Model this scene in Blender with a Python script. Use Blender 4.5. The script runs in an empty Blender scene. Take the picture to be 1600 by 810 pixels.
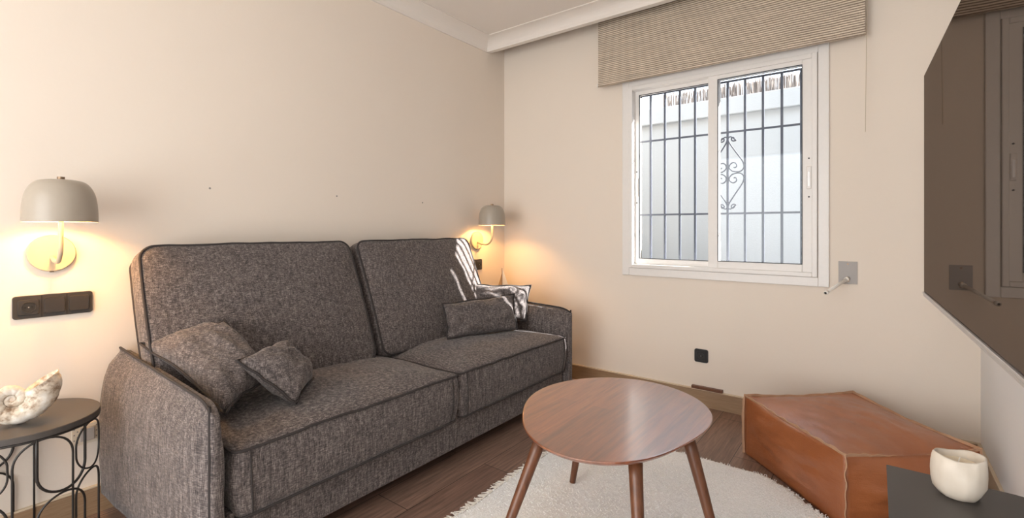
import bpy, bmesh, math, random
from mathutils import Vector, Matrix, noise
random.seed(7)
PI = math.pi
SC = bpy.context.scene
COL = SC.collection

# ------------------------------------------------------------------ camera
FPX, HORIZON, CAMH = 748.7, 357.0, 1.15
YAW = math.atan(568 / FPX)
cd = bpy.data.cameras.new('camera'); cam = bpy.data.objects.new('camera', cd); COL.objects.link(cam)
cam.location = (0, 0, CAMH); cam.rotation_euler = (PI / 2, 0, YAW)
cd.sensor_width = 36; cd.lens = 36 * FPX / 1600; cd.shift_y = -(405 - HORIZON) / 1600
cd.clip_start = 0.02
SC.camera = cam
SC.view_settings.view_transform = 'Standard'; SC.view_settings.look = 'None'
SC.view_settings.exposure = 0.24; SC.view_settings.gamma = 1; SC.view_settings.use_curve_mapping = False

# ------------------------------------------------------------------ world, sun, added rear fill lamp
WORLD_STRENGTH = 3.0
SUN_STRENGTH = 27.0
REAR_POWER = 41.0
LAMP_POWER = 21.0
w = bpy.data.worlds.new('sky'); SC.world = w; w.use_nodes = True
bg = w.node_tree.nodes['Background']; bg.inputs[0].default_value = (0.86, 0.93, 1.0, 1); bg.inputs[1].default_value = WORLD_STRENGTH
sd = bpy.data.lights.new('sun', 'SUN'); sd.energy = SUN_STRENGTH; sd.angle = 0.009; sd.color = (1, 0.96, 0.9)
sun = bpy.data.objects.new('sun', sd); COL.objects.link(sun)
SUN_DIR = Vector((-0.85, -0.55, -0.60))
sun.rotation_euler = SUN_DIR.to_track_quat('-Z', 'Y').to_euler(); sun.location = (3, 6, 5)
ad = bpy.data.lights.new('rear_fill', 'AREA'); ad.shape = 'RECTANGLE'; ad.size = 2.2; ad.size_y = 2.0; ad.energy = REAR_POWER; ad.color = (1.0, 0.94, 0.86)  # added area lamp behind the camera, tinted to warm the back wall
al = bpy.data.objects.new('rear_fill', ad); COL.objects.link(al)
al.location = (-1.05, -1.66, 1.25); al.rotation_euler = (PI / 2, 0, 0); al.rotation_euler = Vector((0, 1, 0.06)).to_track_quat('-Z', 'Z').to_euler()

# ------------------------------------------------------------------ helpers
def link(name, me, m=None, parent=None, smooth=False):
    o = bpy.data.objects.new(name, me); COL.objects.link(o)
    if m: me.materials.append(m)
    if smooth:
        for p in me.polygons: p.use_smooth = True
    if parent: o.parent = parent
    return o
def obj(name, bm, m, parent=None, smooth=False, recalc=True):
    if recalc: bmesh.ops.recalc_face_normals(bm, faces=bm.faces[:])
    me = bpy.data.meshes.new(name); bm.to_mesh(me); bm.free()
    return link(name, me, m, parent, smooth)
def thing(name, label, cat, loc=(0, 0, 0), rotz=0, group=None):
    o = bpy.data.objects.new(name, None); COL.objects.link(o); o.empty_display_size = 0.1
    o.location = loc; o.rotation_euler = (0, 0, rotz)
    return tag(o, label, cat, group)
def tag(o, label, cat, group=None):
    o['label'] = label; o['category'] = cat
    if group: o['group'] = group
    return o
def struct(o): o['kind'] = 'structure'; return o
def bx(bm, x0, x1, y0, y1, z0, z1, bev=0.0, seg=2):
    r = bmesh.ops.create_cube(bm, size=1.0); vs = r['verts']
    for v in vs:
        v.co = Vector(((x0 + x1) / 2 + v.co.x * (x1 - x0), (y0 + y1) / 2 + v.co.y * (y1 - y0), (z0 + z1) / 2 + v.co.z * (z1 - z0)))
    if bev > 0:
        es = list({e for v in vs for e in v.link_edges})
        bmesh.ops.bevel(bm, geom=es, offset=bev, segments=seg, affect='EDGES', profile=0.5)
    return bm
def box(name, m, dims, parent=None, bev=0.0):
    bm = bmesh.new(); bx(bm, *dims, bev=bev); return obj(name, bm, m, parent)
def tube(bm, pts, r, n=8, closed=False, cap=True):
    pts = [Vector(p) for p in pts]; N = len(pts); rings = []
    rr = r if isinstance(r, (list, tuple)) else [r] * N
    up = None
    for i, p in enumerate(pts):
        if closed: t = pts[(i + 1) % N] - pts[i - 1]
        else: t = pts[min(i + 1, N - 1)] - pts[max(i - 1, 0)]
        t.normalize()
        if up is None:
            up = Vector((0, 0, 1)) if abs(t.z) < 0.9 else Vector((1, 0, 0))
        a = t.cross(up)
        if a.length < 1e-5: a = t.orthogonal()
        a.normalize(); b = a.cross(t).normalized(); up = b
        rings.append([bm.verts.new(p + (a * math.cos(2 * PI * k / n) + b * math.sin(2 * PI * k / n)) * rr[i]) for k in range(n)])
    for i in range(N if closed else N - 1):
        A, B = rings[i], rings[(i + 1) % N]
        off = 0
        if closed and i == N - 1:
            off = min(range(n), key=lambda s: (A[0].co - B[s].co).length)
        for k in range(n):
            bm.faces.new((A[k], A[(k + 1) % n], B[(k + 1 + off) % n], B[(k + off) % n]))
    if cap and not closed:
        bm.faces.new(rings[0]); bm.faces.new(rings[-1][::-1])
    return bm
def lathe(bm, prof, n=48, c=(0, 0, 0), mod=None):
    c = Vector(c); rings = []
    for j, (r, z) in enumerate(prof):
        ring = []
        for k in range(n):
            a = 2 * PI * k / n
            p = Vector((r * math.cos(a), r * math.sin(a), z))
            if mod: p = mod(p)
            ring.append(bm.verts.new(c + p))
        rings.append(ring)
    for A, B in zip(rings, rings[1:]):
        for k in range(n): bm.faces.new((A[k], A[(k + 1) % n], B[(k + 1) % n], B[k]))
    if prof[0][0] > 1e-6: bm.faces.new(rings[0][::-1])
    if prof[-1][0] > 1e-6: bm.faces.new(rings[-1])
    bmesh.ops.remove_doubles(bm, verts=bm.verts[:], dist=1e-6)
    return bm
def loft(bm, rings, closed_ring=True, cap=True):
    R = [[bm.verts.new(p) for p in ring] for ring in rings]; n = len(R[0])
    for A, B in zip(R, R[1:]):
        for k in range(n if closed_ring else n - 1):
            bm.faces.new((A[k], A[(k + 1) % n], B[(k + 1) % n], B[k]))
    if cap: bm.faces.new(R[0][::-1]); bm.faces.new(R[-1])
    return R
def fbm(p, s, o=3):
    return noise.fractal(Vector(p) * s, 1.0, 2.0, o)
def rrect(hu, hv, r, per=20, corner=8):
    """rounded rectangle outline, counter-clockwise"""
    pts = []
    cs = [(hu - r, hv - r, 0), (-hu + r, hv - r, PI / 2), (-hu + r, -hv + r, PI), (hu - r, -hv + r, 1.5 * PI)]
    for i, (cx, cy, a0) in enumerate(cs):
        for k in range(corner + 1):
            a = a0 + PI / 2 * k / corner; pts.append((cx + r * math.cos(a), cy + r * math.sin(a)))
        nx, ny, _ = cs[(i + 1) % 4]; a1 = a0 + PI / 2
        x0, y0 = cx + r * math.cos(a1), cy + r * math.sin(a1); x1, y1 = nx + r * math.cos(a1), ny + r * math.sin(a1)
        for k in range(1, per): pts.append((x0 + (x1 - x0) * k / per, y0 + (y1 - y0) * k / per))
    return pts
def slab(outline, half, bulge_f, bulge_b, side, rings=14, srings=7, pw=0.8):
    """stuffed panel: outline in uv, seams at w=+half and -half; returns bmesh (uvw coordinates) + seam loops"""
    bm = bmesh.new(); n = len(outline)
    def ringpts(t, w, k=1.0): return [Vector((u * t * k, v * t * k, w)) for u, v in outline]
    L = []
    for i in range(1, rings + 1):
        t = i / rings; L.append(ringpts(t, half + bulge_f * (1 - t ** 2.4) ** pw))
    for j in range(1, srings):
        s = j / srings; k = math.sin(PI * s)
        L.append([Vector((u, v, half - 2 * half * s)) + Vector((u, v, 0)).normalized() * side * k for u, v in outline])
    for i in range(rings, 0, -1):
        t = i / rings; L.append(ringpts(t, -half - bulge_b * (1 - t ** 2.4) ** pw))
    R = [[bm.verts.new(p) for p in ring] for ring in L]
    for A, B in zip(R, R[1:]):
        for k in range(n): bm.faces.new((A[k], B[k], B[(k + 1) % n], A[(k + 1) % n]))
    for ring, w_ in ((R[0], half + bulge_f), (R[-1], -half - bulge_b)):
        c = bm.verts.new((0, 0, w_))
        for k in range(n): bm.faces.new((c, ring[k], ring[(k + 1) % n]))
    return bm

# ------------------------------------------------------------------ materials
class NT:
    def __init__(s, name):
        s.m = bpy.data.materials.new(name); s.m.use_nodes = True; s.t = s.m.node_tree
        s.b = s.t.nodes['Principled BSDF']; s.out = s.t.nodes['Material Output']
    def n(s, t, **k):
        o = s.t.nodes.new(t)
        for a, v in k.items(): setattr(o, a, v)
        return o
    def l(s, a, b): s.t.links.new(a, b)
    def set(s, **k):
        for a, v in k.items():
            a = a.replace('_', ' ')
            s.b.inputs[a].default_value = v
    def coords(s, scale=(1, 1, 1), kind='Object', rot=(0, 0, 0)):
        tc = s.n('ShaderNodeTexCoord'); mp = s.n('ShaderNodeMapping'); mp.inputs['Scale'].default_value = scale; mp.inputs['Rotation'].default_value = rot
        s.l(tc.outputs[kind], mp.inputs[0]); return mp.outputs[0]
    def noise(s, vec, scale, detail=3, rough=0.55):
        o = s.n('ShaderNodeTexNoise'); o.inputs['Scale'].default_value = scale; o.inputs['Detail'].default_value = detail; o.inputs['Roughness'].default_value = rough
        s.l(vec, o.inputs['Vector']); return o.outputs['Fac']
    def ramp(s, fac, stops):
        o = s.n('ShaderNodeValToRGB'); e = o.color_ramp.elements
        while len(e) < len(stops): e.new(0.5)
        for q, (p, c) in zip(e, stops): q.position = p; q.color = (*c, 1)
        s.l(fac, o.inputs[0]); return o.outputs[0]
    def mix(s, fac, a, b, mode='MIX'):
        o = s.n('ShaderNodeMixRGB', blend_type=mode)
        for i, v in ((0, fac), (1, a), (2, b)):
            if isinstance(v, (int, float)): o.inputs[i].default_value = v
            elif isinstance(v, tuple): o.inputs[i].default_value = (*v, 1)
            else: s.l(v, o.inputs[i])
        return o.outputs[0]
    def bump(s, h, strength=0.3, dist=0.002):
        o = s.n('ShaderNodeBump'); o.inputs['Strength'].default_value = strength; o.inputs['Distance'].default_value = dist
        s.l(h, o.inputs['Height']); s.l(o.outputs[0], s.b.inputs['Normal'])
def plain(name, col, rough=0.5, metal=0.0, bumpscale=None, bs=0.1, **k):
    t = NT(name); t.set(Base_Color=(*col, 1), Roughness=rough, Metallic=metal)
    v = t.coords()
    n1 = t.noise(v, bumpscale or 60, 3)
    t.l(t.mix(0.06, col, t.ramp(n1, [(0.3, tuple(c * 0.8 for c in col)), (0.7, tuple(min(1, c * 1.15) for c in col))])), t.b.inputs['Base Color'])
    if bumpscale: t.bump(n1, bs, 0.002)
    for a, q in k.items(): t.b.inputs[a.replace('_', ' ')].default_value = q
    return t.m
def wall_mat(name, col, bs=0.12):
    t = NT(name); t.set(Roughness=0.85)
    v = t.coords(kind='Object'); n1 = t.noise(v, 2.2, 3); n2 = t.noise(v, 70, 4)
    t.l(t.mix(n1, tuple(c * 0.985 for c in col), tuple(min(1, c * 1.015) for c in col)), t.b.inputs['Base Color'])
    t.bump(n2, bs, 0.003); return t.m
M_wall = wall_mat('wall_paint', (0.82, 0.73, 0.635))
M_wallr = wall_mat('white_wall_paint', (0.84, 0.83, 0.82))
M_ceil = wall_mat('ceiling_paint', (0.80, 0.745, 0.69), 0.05)
M_stucco = wall_mat('white_stucco', (0.70, 0.72, 0.73), 0.4)
M_white = plain('white_aluminium', (0.83, 0.80, 0.77), 0.35)
M_cream = plain('cream_enamel', (0.52, 0.43, 0.31), 0.4)
M_shade = plain('shade_enamel', (0.38, 0.33, 0.27), 0.36)
M_shadein = plain('shade_inside', (0.85, 0.8, 0.7), 0.6)
M_brass = plain('bronze_metal', (0.25, 0.17, 0.11), 0.35, 0.8)
M_black = plain('black_metal', (0.020, 0.017, 0.015), 0.42, 0.0, 80, 0.05)
M_blacktop = plain('dark_satin_top', (0.070, 0.062, 0.057), 0.42, 0.0, 140, 0.04)
M_socket = plain('anthracite_plastic', (0.040, 0.034, 0.030), 0.38)
M_socketin = plain('anthracite_recess', (0.022, 0.020, 0.018), 0.5)
M_socketblk = plain('black_plastic', (0.012, 0.012, 0.012), 0.35)
M_steel = plain('brushed_steel', (0.40, 0.375, 0.36), 0.5, 0.0, 200, 0.05)
M_silver = plain('silver_bezel', (0.50, 0.48, 0.47), 0.35, 0.5)
M_rod = plain('white_plastic', (0.84, 0.80, 0.74), 0.35)
M_rubber = plain('black_gasket', (0.02, 0.022, 0.025), 0.5)
M_iron = plain('grey_painted_iron', (0.085, 0.095, 0.125), 0.5, 0.0, 60, 0.1)
M_wax = plain('candle_wax', (0.86, 0.74, 0.56), 0.5)
M_reedpost = plain('reed_post', (0.42, 0.28, 0.16), 0.8)
M_leaf = plain('green_leaf', (0.10, 0.16, 0.07), 0.5)
M_terra = plain('terracotta', (0.45, 0.2, 0.1), 0.8)
M_absorb = plain('dark_bounce_absorber', (0.17, 0.15, 0.13), 0.9)  # dark tone for the added outdoor pieces, keeps sun bounce low
M_paving = plain('dark_paving', (0.12, 0.115, 0.11), 0.9)
M_box = plain('off_white_plastic', (0.70, 0.62, 0.50), 0.5)
M_hole = plain('wall_plug', (0.30, 0.27, 0.25), 0.8)

def floor_mat():
    t = NT('dark_wood_planks')
    v = t.coords(kind='Object', rot=(0, 0, PI / 2))
    b = t.n('ShaderNodeTexBrick'); b.offset = 0.37; b.inputs['Scale'].default_value = 1.0
    b.inputs['Brick Width'].default_value = 1.3; b.inputs['Row Height'].default_value = 0.19; b.inputs['Mortar Size'].default_value = 0.0016; b.inputs['Mortar Smooth'].default_value = 0.1; b.inputs['Bias'].default_value = 0
    b.inputs['Color1'].default_value = (0.22, 0.135, 0.102, 1); b.inputs['Color2'].default_value = (0.31, 0.205, 0.158, 1); b.inputs['Mortar'].default_value = (0.02, 0.013, 0.01, 1)
    t.l(v, b.inputs['Vector'])
    g = t.noise(t.coords((26, 1.6, 1)), 3.0, 8, 0.65)
    g2 = t.noise(t.coords((6, 0.7, 1)), 2.0, 4, 0.6)
    c = t.mix(0.75, b.outputs[0], t.ramp(g, [(0.30, (0.35, 0.33, 0.32)), (0.70, (1.35, 1.3, 1.25))]), 'MULTIPLY')
    c = t.mix(0.5, c, t.ramp(g2, [(0.3, (0.7, 0.68, 0.66)), (0.7, (1.25, 1.22, 1.2))]), 'MULTIPLY')
    t.l(c, t.b.inputs['Base Color']); t.set(Roughness=0.42)
    t.bump(g, 0.15, 0.002); return t.m
M_floor = floor_mat()
def base_mat():
    t = NT('light_oak_skirting'); g = t.noise(t.coords((3, 3, 60)), 4, 5)
    t.l(t.ramp(g, [(0.3, (0.28, 0.175, 0.095)), (0.7, (0.37, 0.245, 0.15))]), t.b.inputs['Base Color']); t.set(Roughness=0.5); return t.m
M_base = base_mat()
M_basetop = plain('skirting_bead', (0.66, 0.53, 0.38), 0.5)
def fabric(name, k=1.0, axis='z'):
    t = NT(name)
    sc = {'z': (420, 420, 60), 'x': (60, 420, 420), 'y': (420, 60, 420)}[axis]
    sc2 = {'z': (62, 62, 420), 'x': (420, 62, 62), 'y': (62, 420, 62)}[axis]
    a = t.noise(t.coords(sc), 1.0, 3, 0.6); b = t.noise(t.coords(sc2), 1.0, 3, 0.6); c = t.noise(t.coords((1, 1, 1)), 5, 4)
    c3 = t.noise(t.coords(tuple(q * 0.22 for q in sc)), 1.0, 3, 0.6)
    m = t.n('ShaderNodeMath', operation='ADD'); t.l(a, m.inputs[0]); t.l(b, m.inputs[1])
    m2 = t.n('ShaderNodeMath', operation='MULTIPLY_ADD'); t.l(c3, m2.inputs[0]); m2.inputs[1].default_value = 0.62; t.l(m.outputs[0], m2.inputs[2])
    m3 = t.n('ShaderNodeMath', operation='MULTIPLY'); t.l(m2.outputs[0], m3.inputs[0]); m3.inputs[1].default_value = 0.386
    d = (0.032 * k, 0.028 * k, 0.030 * k); e = (0.118 * k, 0.098 * k, 0.093 * k); f = (0.32 * k, 0.28 * k, 0.265 * k)
    col = t.ramp(m3.outputs[0], [(0.40, d), (0.515, e), (0.645, f)])
    col = t.mix(0.25, col, t.ramp(c, [(0.3, (0.75, 0.75, 0.77)), (0.7, (1.2, 1.18, 1.15))]), 'MULTIPLY')
    t.l(col, t.b.inputs['Base Color']); t.set(Roughness=0.9)
    t.b.inputs['Sheen Weight'].default_value = 0.15; t.b.inputs['Sheen Roughness'].default_value = 0.5
    t.b.inputs['Specular IOR Level'].default_value = 0.2
    t.bump(m.outputs[0], 0.5, 0.0015); return t.m
M_fab = fabric('melange_fabric'); M_fabx = fabric('melange_fabric_seat', axis='x'); M_faby = fabric('melange_fabric_pillow', axis='y')
M_fabp = plain('fabric_piping', (0.040, 0.033, 0.032), 0.95, 0, 300, 0.3)
M_under = plain('black_underlining', (0.01, 0.01, 0.01), 0.9)
def wood(name, c1, c2, rough, axis=(3, 40, 40), coat=0.0, planks=None):
    t = NT(name); g = t.noise(t.coords(axis), 1.6, 7, 0.62)
    col = t.ramp(g, [(0.25, c1), (0.72, c2)])
    if planks:
        v = t.coords(kind='Object', rot=(0, 0, planks)); b = t.n('ShaderNodeTexBrick')
        b.inputs['Scale'].default_value = 1; b.inputs['Brick Width'].default_value = 3.0; b.inputs['Row Height'].default_value = 0.085; b.inputs['Mortar Size'].default_value = 0.0
        b.inputs['Color1'].default_value = (0.78, 0.75, 0.72, 1); b.inputs['Color2'].default_value = (1.2, 1.18, 1.15, 1); t.l(v, b.inputs['Vector'])
        col = t.mix(0.8, col, b.outputs[0], 'MULTIPLY')
    t.l(col, t.b.inputs['Base Color']); t.set(Roughness=rough)
    t.b.inputs['Coat Weight'].default_value = coat; t.b.inputs['Coat Roughness'].default_value = 0.22
    return t.m
M_walnut = wood('walnut_leg', (0.085, 0.030, 0.013), (0.19, 0.072, 0.032), 0.35, (40, 40, 3))
def top_mat():
    t = NT('walnut_top')
    rot = (0, 0, PI / 2)
    mp = t.coords((1, 1, 1), rot=rot)
    m2 = t.n('ShaderNodeMapping'); m2.inputs['Scale'].default_value = (3.0, 42, 42); t.l(mp, m2.inputs[0])
    g = t.noise(m2.outputs[0], 1.6, 7, 0.62)
    b = t.n('ShaderNodeTexBrick'); b.offset = 0.4; b.inputs['Scale'].default_value = 1; b.inputs['Brick Width'].default_value = 0.55; b.inputs['Row Height'].default_value = 0.075; b.inputs['Mortar Size'].default_value = 0.0
    b.inputs['Color1'].default_value = (0.72, 0.69, 0.66, 1); b.inputs['Color2'].default_value = (1.25, 1.22, 1.2, 1); t.l(mp, b.inputs['Vector'])
    col = t.mix(0.75, t.ramp(g, [(0.25, (0.14, 0.028, 0.006)), (0.75, (0.33, 0.085, 0.022))]), b.outputs[0], 'MULTIPLY')
    t.l(col, t.b.inputs['Base Color']); t.set(Roughness=0.33); t.b.inputs['Specular IOR Level'].default_value = 0.6
    t.b.inputs['Coat Weight'].default_value = 1.0; t.b.inputs['Coat IOR'].default_value = 2.1; t.b.inputs['Coat Roughness'].default_value = 0.20
    return t.m
M_top = top_mat()
def leather_mat():
    t = NT('tan_leather'); v = t.coords(); n1 = t.noise(v, 3.5, 4); n2 = t.noise(v, 260, 3); n3 = t.noise(t.coords((1, 1, 3)), 14, 4)
    c = t.ramp(n1, [(0.3, (0.27, 0.080, 0.026)), (0.7, (0.38, 0.125, 0.042))])
    t.l(c, t.b.inputs['Base Color']); t.set(Roughness=0.34); t.b.inputs['Specular IOR Level'].default_value = 0.75
    m = t.n('ShaderNodeMath', operation='MULTIPLY_ADD'); t.l(n3, m.inputs[0]); m.inputs[1].default_value = 5.0; t.l(n2, m.inputs[2])
    t.bump(m.outputs[0], 0.25, 0.003); return t.m
M_leather = leather_mat()
M_seam = plain('raw_leather_edge', (0.48, 0.28, 0.17), 0.8, 0, 200, 0.3)
def rug_mat():
    t = NT('white_wool'); v = t.coords(); n1 = t.noise(v, 160, 4, 0.7); n2 = t.noise(v, 5, 3)
    c = t.ramp(n1, [(0.3, (0.80, 0.785, 0.76)), (0.55, (0.98, 0.97, 0.95))])
    c = t.mix(0.3, c, t.ramp(n2, [(0.3, (0.85, 0.85, 0.87)), (0.7, (1, 0.98, 0.95))]), 'MULTIPLY')
    t.l(c, t.b.inputs['Base Color']); t.set(Roughness=1.0); t.bump(n1, 0.55, 0.006); return t.m
M_rug = rug_mat(); M_fringe = plain('wool_fringe', (0.84, 0.78, 0.70), 1.0)
def blind_mat():
    t = NT('woven_blind')
    d = t.noise(t.coords((5, 1, 60)), 1.0, 3)
    v = t.coords((1, 1, 1))
    wv = t.n('ShaderNodeTexWave', wave_type='BANDS', bands_direction='Z'); wv.inputs['Scale'].default_value = 24.0; wv.inputs['Distortion'].default_value = 1.1; wv.inputs['Detail'].default_value = 2; wv.inputs['Detail Scale'].default_value = 0.6
    sm = t.n('ShaderNodeMapping'); sm.inputs['Scale'].default_value = (0.12, 0.1, 1); t.l(v, sm.inputs[0]); t.l(sm.outputs[0], wv.inputs['Vector'])
    c = t.ramp(wv.outputs['Fac'], [(0.0, (0.20, 0.15, 0.11)), (0.35, (0.50, 0.41, 0.32)), (1.0, (0.80, 0.70, 0.59))])
    c = t.mix(0.6, c, t.ramp(d, [(0.3, (0.7, 0.68, 0.66)), (0.7, (1.2, 1.18, 1.15))]), 'MULTIPLY')
    f = t.noise(t.coords((300, 1, 40)), 1.0, 2); c = t.mix(0.35, c, t.ramp(f, [(0.35, (0.7, 0.7, 0.7)), (0.65, (1.2, 1.2, 1.2))]), 'MULTIPLY')
    t.l(c, t.b.inputs['Base Color']); t.set(Roughness=0.9); t.bump(wv.outputs['Fac'], 0.6, 0.003); return t.m
M_blind = blind_mat()
def glass_mat():
    t = NT('window_glass'); tr = t.n('ShaderNodeBsdfTransparent'); gl = t.n('ShaderNodeBsdfGlossy'); gl.inputs['Roughness'].default_value = 0.0
    tr.inputs[0].default_value = (0.96, 0.98, 1, 1)
    mx = t.n('ShaderNodeMixShader'); mx.inputs[0].default_value = 0.02
    t.l(tr.outputs[0], mx.inputs[1]); t.l(gl.outputs[0], mx.inputs[2]); t.l(mx.outputs[0], t.out.inputs['Surface']); return t.m
M_glass = glass_mat()
def screen_mat():
    t = NT('tv_screen'); d = t.n('ShaderNodeBsdfDiffuse'); d.inputs[0].default_value = (0.010, 0.008, 0.007, 1)
    gl = t.n('ShaderNodeBsdfGlossy'); gl.inputs['Roughness'].default_value = 0.02; gl.inputs[0].default_value = (0.95, 0.80, 0.70, 1)
    mx = t.n('ShaderNodeMixShader'); mx.inputs[0].default_value = 0.20
    t.l(d.outputs[0], mx.inputs[1]); t.l(gl.outputs[0], mx.inputs[2]); t.l(mx.outputs[0], t.out.inputs['Surface']); return t.m
M_screen = screen_mat()
def reed_mat():
    t = NT('reed_cane'); n1 = t.noise(t.coords((90, 90, 2)), 1.0, 4, 0.7)
    t.l(t.ramp(n1, [(0.35, (0.10, 0.08, 0.07)), (0.6, (0.55, 0.47, 0.42))]), t.b.inputs['Base Color']); t.set(Roughness=0.8); return t.m
M_reed = reed_mat()
def shell_mat():
    t = NT('whitewashed_shell'); v = t.coords(); n1 = t.noise(v, 22, 5, 0.65); n2 = t.noise(v, 120, 3)
    t.l(t.ramp(n1, [(0.36, (0.30, 0.20, 0.13)), (0.47, (0.66, 0.57, 0.46)), (0.62, (0.84, 0.79, 0.72))]), t.b.inputs['Base Color']); t.set(Roughness=0.8); t.bump(n2, 0.3, 0.003); return t.m
M_shell = shell_mat()
def ceramic_mat():
    t = NT('white_ceramic'); n1 = t.noise(t.coords(), 25, 3); t.l(t.mix(n1, (0.66, 0.58, 0.48), (0.76, 0.69, 0.60)), t.b.inputs['Base Color']); t.set(Roughness=0.5)
    t.bump(n1, 0.25, 0.004); return t.m
M_ceram = ceramic_mat()
def bulb_mat():
    t = NT('warm_bulb'); e = t.n('ShaderNodeEmission'); e.inputs[0].default_value = (1, 0.66, 0.3, 1); e.inputs[1].default_value = 14; t.l(e.outputs[0], t.out.inputs['Surface']); return t.m
M_bulb = bulb_mat()

# ------------------------------------------------------------------ room shell
XL, XR, YB, YR = -2.52, 0.405, 3.213, -1.75
ZC, ZP = 2.66, 2.92
struct(box('floor', M_floor, (XL - 0.2, XR + 0.2, YR - 0.2, YB, -0.1, 0)))
struct(box('ceiling', M_ceil, (XL, XR, YR - 0.2, 3.015, ZC, ZC + 0.12)))
struct(box('trim_1', M_ceil, (XL, XR, 2.985, 3.015, 2.58, ZP)))            # hanging board in front of the blind pocket
struct(box('trim_2', M_ceil, (XL, XR, 3.015, YB, ZP, ZP + 0.1)))           # lid of the blind pocket
# cove mouldings
def cove(name, base, along, out, length):
    bm = bmesh.new(); rings = []
    prof = [(0, -0.080), (0.012, -0.080), (0.014, -0.072)] + [(0.014 + 0.10 * (1 - math.cos(a)), -0.072 + 0.066 * math.sin(a)) for a in [i * PI / 2 / 8 for i in range(1, 9)]] + [(0.122, -0.006), (0.122, 0), (0, 0)]
    for s in (0, length):
        rings.append([Vector(base) + Vector(along) * s + Vector(out) * u + Vector((0, 0, z)) for u, z in prof])
    loft(bm, rings); return struct(obj(name, bm, M_ceil, smooth=False))
cove('trim_3', (XL, YR, ZC), (0, 1, 0), (1, 0, 0), 2.985 - YR)
cove('trim_4', (XL, 2.985, ZC), (1, 0, 0), (0, -1, 0), XR - XL)
struct(box('wall_left', M_wall, (XL - 0.2, XL, YR - 0.2, 3.5, -0.1, ZP + 0.1)))
struct(box('wall_right', M_wallr, (XR, XR + 0.2, YR - 0.2, YB, -0.1, ZP + 0.1)))
# window wall with its opening
OX0, OX1, OZ0, OZ1, YE = -1.388, -0.262, 0.873, 2.145, 3.42
bm = bmesh.new()
bx(bm, XL, OX0, YB, YE, -0.1, ZP + 0.1); bx(bm, OX1, XR + 0.2, YB, YE, -0.1, ZP + 0.1)
bx(bm, OX0, OX1, YB, YE, -0.1, OZ0); bx(bm, OX0, OX1, YB, YE, OZ1, ZP + 0.1)
struct(obj('wall_back', bm, M_wall))
# wall behind the camera with a wide opening behind the added fill lamp
bm = bmesh.new()
bx(bm, XL, -2.2, YR - 0.2, YR, 0, ZC); bx(bm, 0.1, XR, YR - 0.2, YR, 0, ZC); bx(bm, -2.2, 0.1, YR - 0.2, YR, 2.3, ZC)
struct(obj('wall_rear', bm, M_wall))
# skirting
def skirt(name, x0, x1, y0, y1):
    o = struct(box(name, M_base, (x0, x1, y0, y1, 0, 0.104)))
    box('bead', M_basetop, (x0, x1, y0, y1, 0.104, 0.112), o, 0.002); return o
skirt('baseboard_left', XL, XL + 0.014, YR, YB)
skirt('baseboard_back', XL + 0.014, XR - 0.014, YB - 0.014, YB)
o = struct(box('baseboard_right', M_basetop, (XR - 0.014, XR, YR, YB, 0, 0.104))); box('bead', M_basetop, (XR - 0.014, XR, YR, YB, 0.104, 0.112), o, 0.002)
tag(box('wooden_batten', M_walnut, (-0.955, -0.765, YB - 0.026, YB - 0.001, 0.1125, 0.131), bev=0.002), 'thin brown wooden strip lying on the skirting below the black socket', 'batten')

# ------------------------------------------------------------------ window
win = thing('window_1', '', 'window', (0, 0, 0)); del win['label']; del win['category']; struct(win)
def frame(name, x0, x1, z0, z1, y0, y1, t, m=M_white, parent=None, tb=None, bev=0.003):
    tb = tb or (t, t, t, t)       # left right bottom top
    bm = bmesh.new()
    bx(bm, x0, x0 + tb[0], y0, y1, z0, z1, bev); bx(bm, x1 - tb[1], x1, y0, y1, z0, z1, bev)
    bx(bm, x0 + tb[0], x1 - tb[1], y0, y1, z0, z0 + tb[2], bev); bx(bm, x0 + tb[0], x1 - tb[1], y0, y1, z1 - tb[3], z1, bev)
    return obj(name, bm, m, parent)
frame('window_trim', -1.438, -0.206, 0.820, 2.197, 3.195, 3.213, 0.052, parent=win)
frame('window_frame', -1.388, -0.262, 0.873, 2.145, 3.190, 3.30, 0.026, parent=win)
def sash(x0, x1, y0, y1, st, holes_x):
    s = frame('sash', x0, x1, 0.897, 2.121, y0, y1, 0.05, parent=win, tb=st)
    gx0, gx1, gz0, gz1 = x0 + st[0], x1 - st[1], 0.897 + st[2], 2.121 - st[3]
    frame('gasket', gx0 - 0.001, gx1 + 0.001, gz0 - 0.001, gz1 + 0.001, y0 - 0.001, y0 + 0.006, 0.004, M_rubber, s, bev=0)
    ym = (y0 + y1) / 2
    box('pane', M_glass, (gx0, gx1, ym - 0.002, ym + 0.002, gz0, gz1), s)
    hx = holes_x
    zc = 1.44
    bm = bmesh.new(); bx(bm, hx - 0.012, hx + 0.012, y0 - 0.006, y0, zc - 0.065, zc + 0.065, 0.003)
    h = obj('handle', bm, M_white, s)
    box('finger_recess', M_silver, (hx - 0.006, hx + 0.006, y0 - 0.0075, y0 - 0.004, zc - 0.05, zc + 0.035), h, 0.001)
    for dz in (-0.11, 0.11):
        bm = bmesh.new(); bmesh.ops.create_cone(bm, cap_ends=True, segments=14, radius1=0.0045, radius2=0.0045, depth=0.004, matrix=Matrix.Translation((hx, y0 - 0.001, zc + dz)) @ Matrix.Rotation(PI / 2, 4, 'X'))
        obj('screw', bm, M_rubber, s)
    return s
sash(-1.364, -0.795, 3.247, 3.277, (0.030, 0.060, 0.040, 0.030), -1.350)
sash(-0.855, -0.286, 3.205, 3.240, (0.058, 0.050, 0.045, 0.028), -0.303)
# small keeper on the meeting stile
# exterior sill
struct(box('trim_5', M_stucco, (OX0, OX1, 3.30, YE + 0.03, OZ0 - 0.03, OZ0 + 0.012)))

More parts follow.
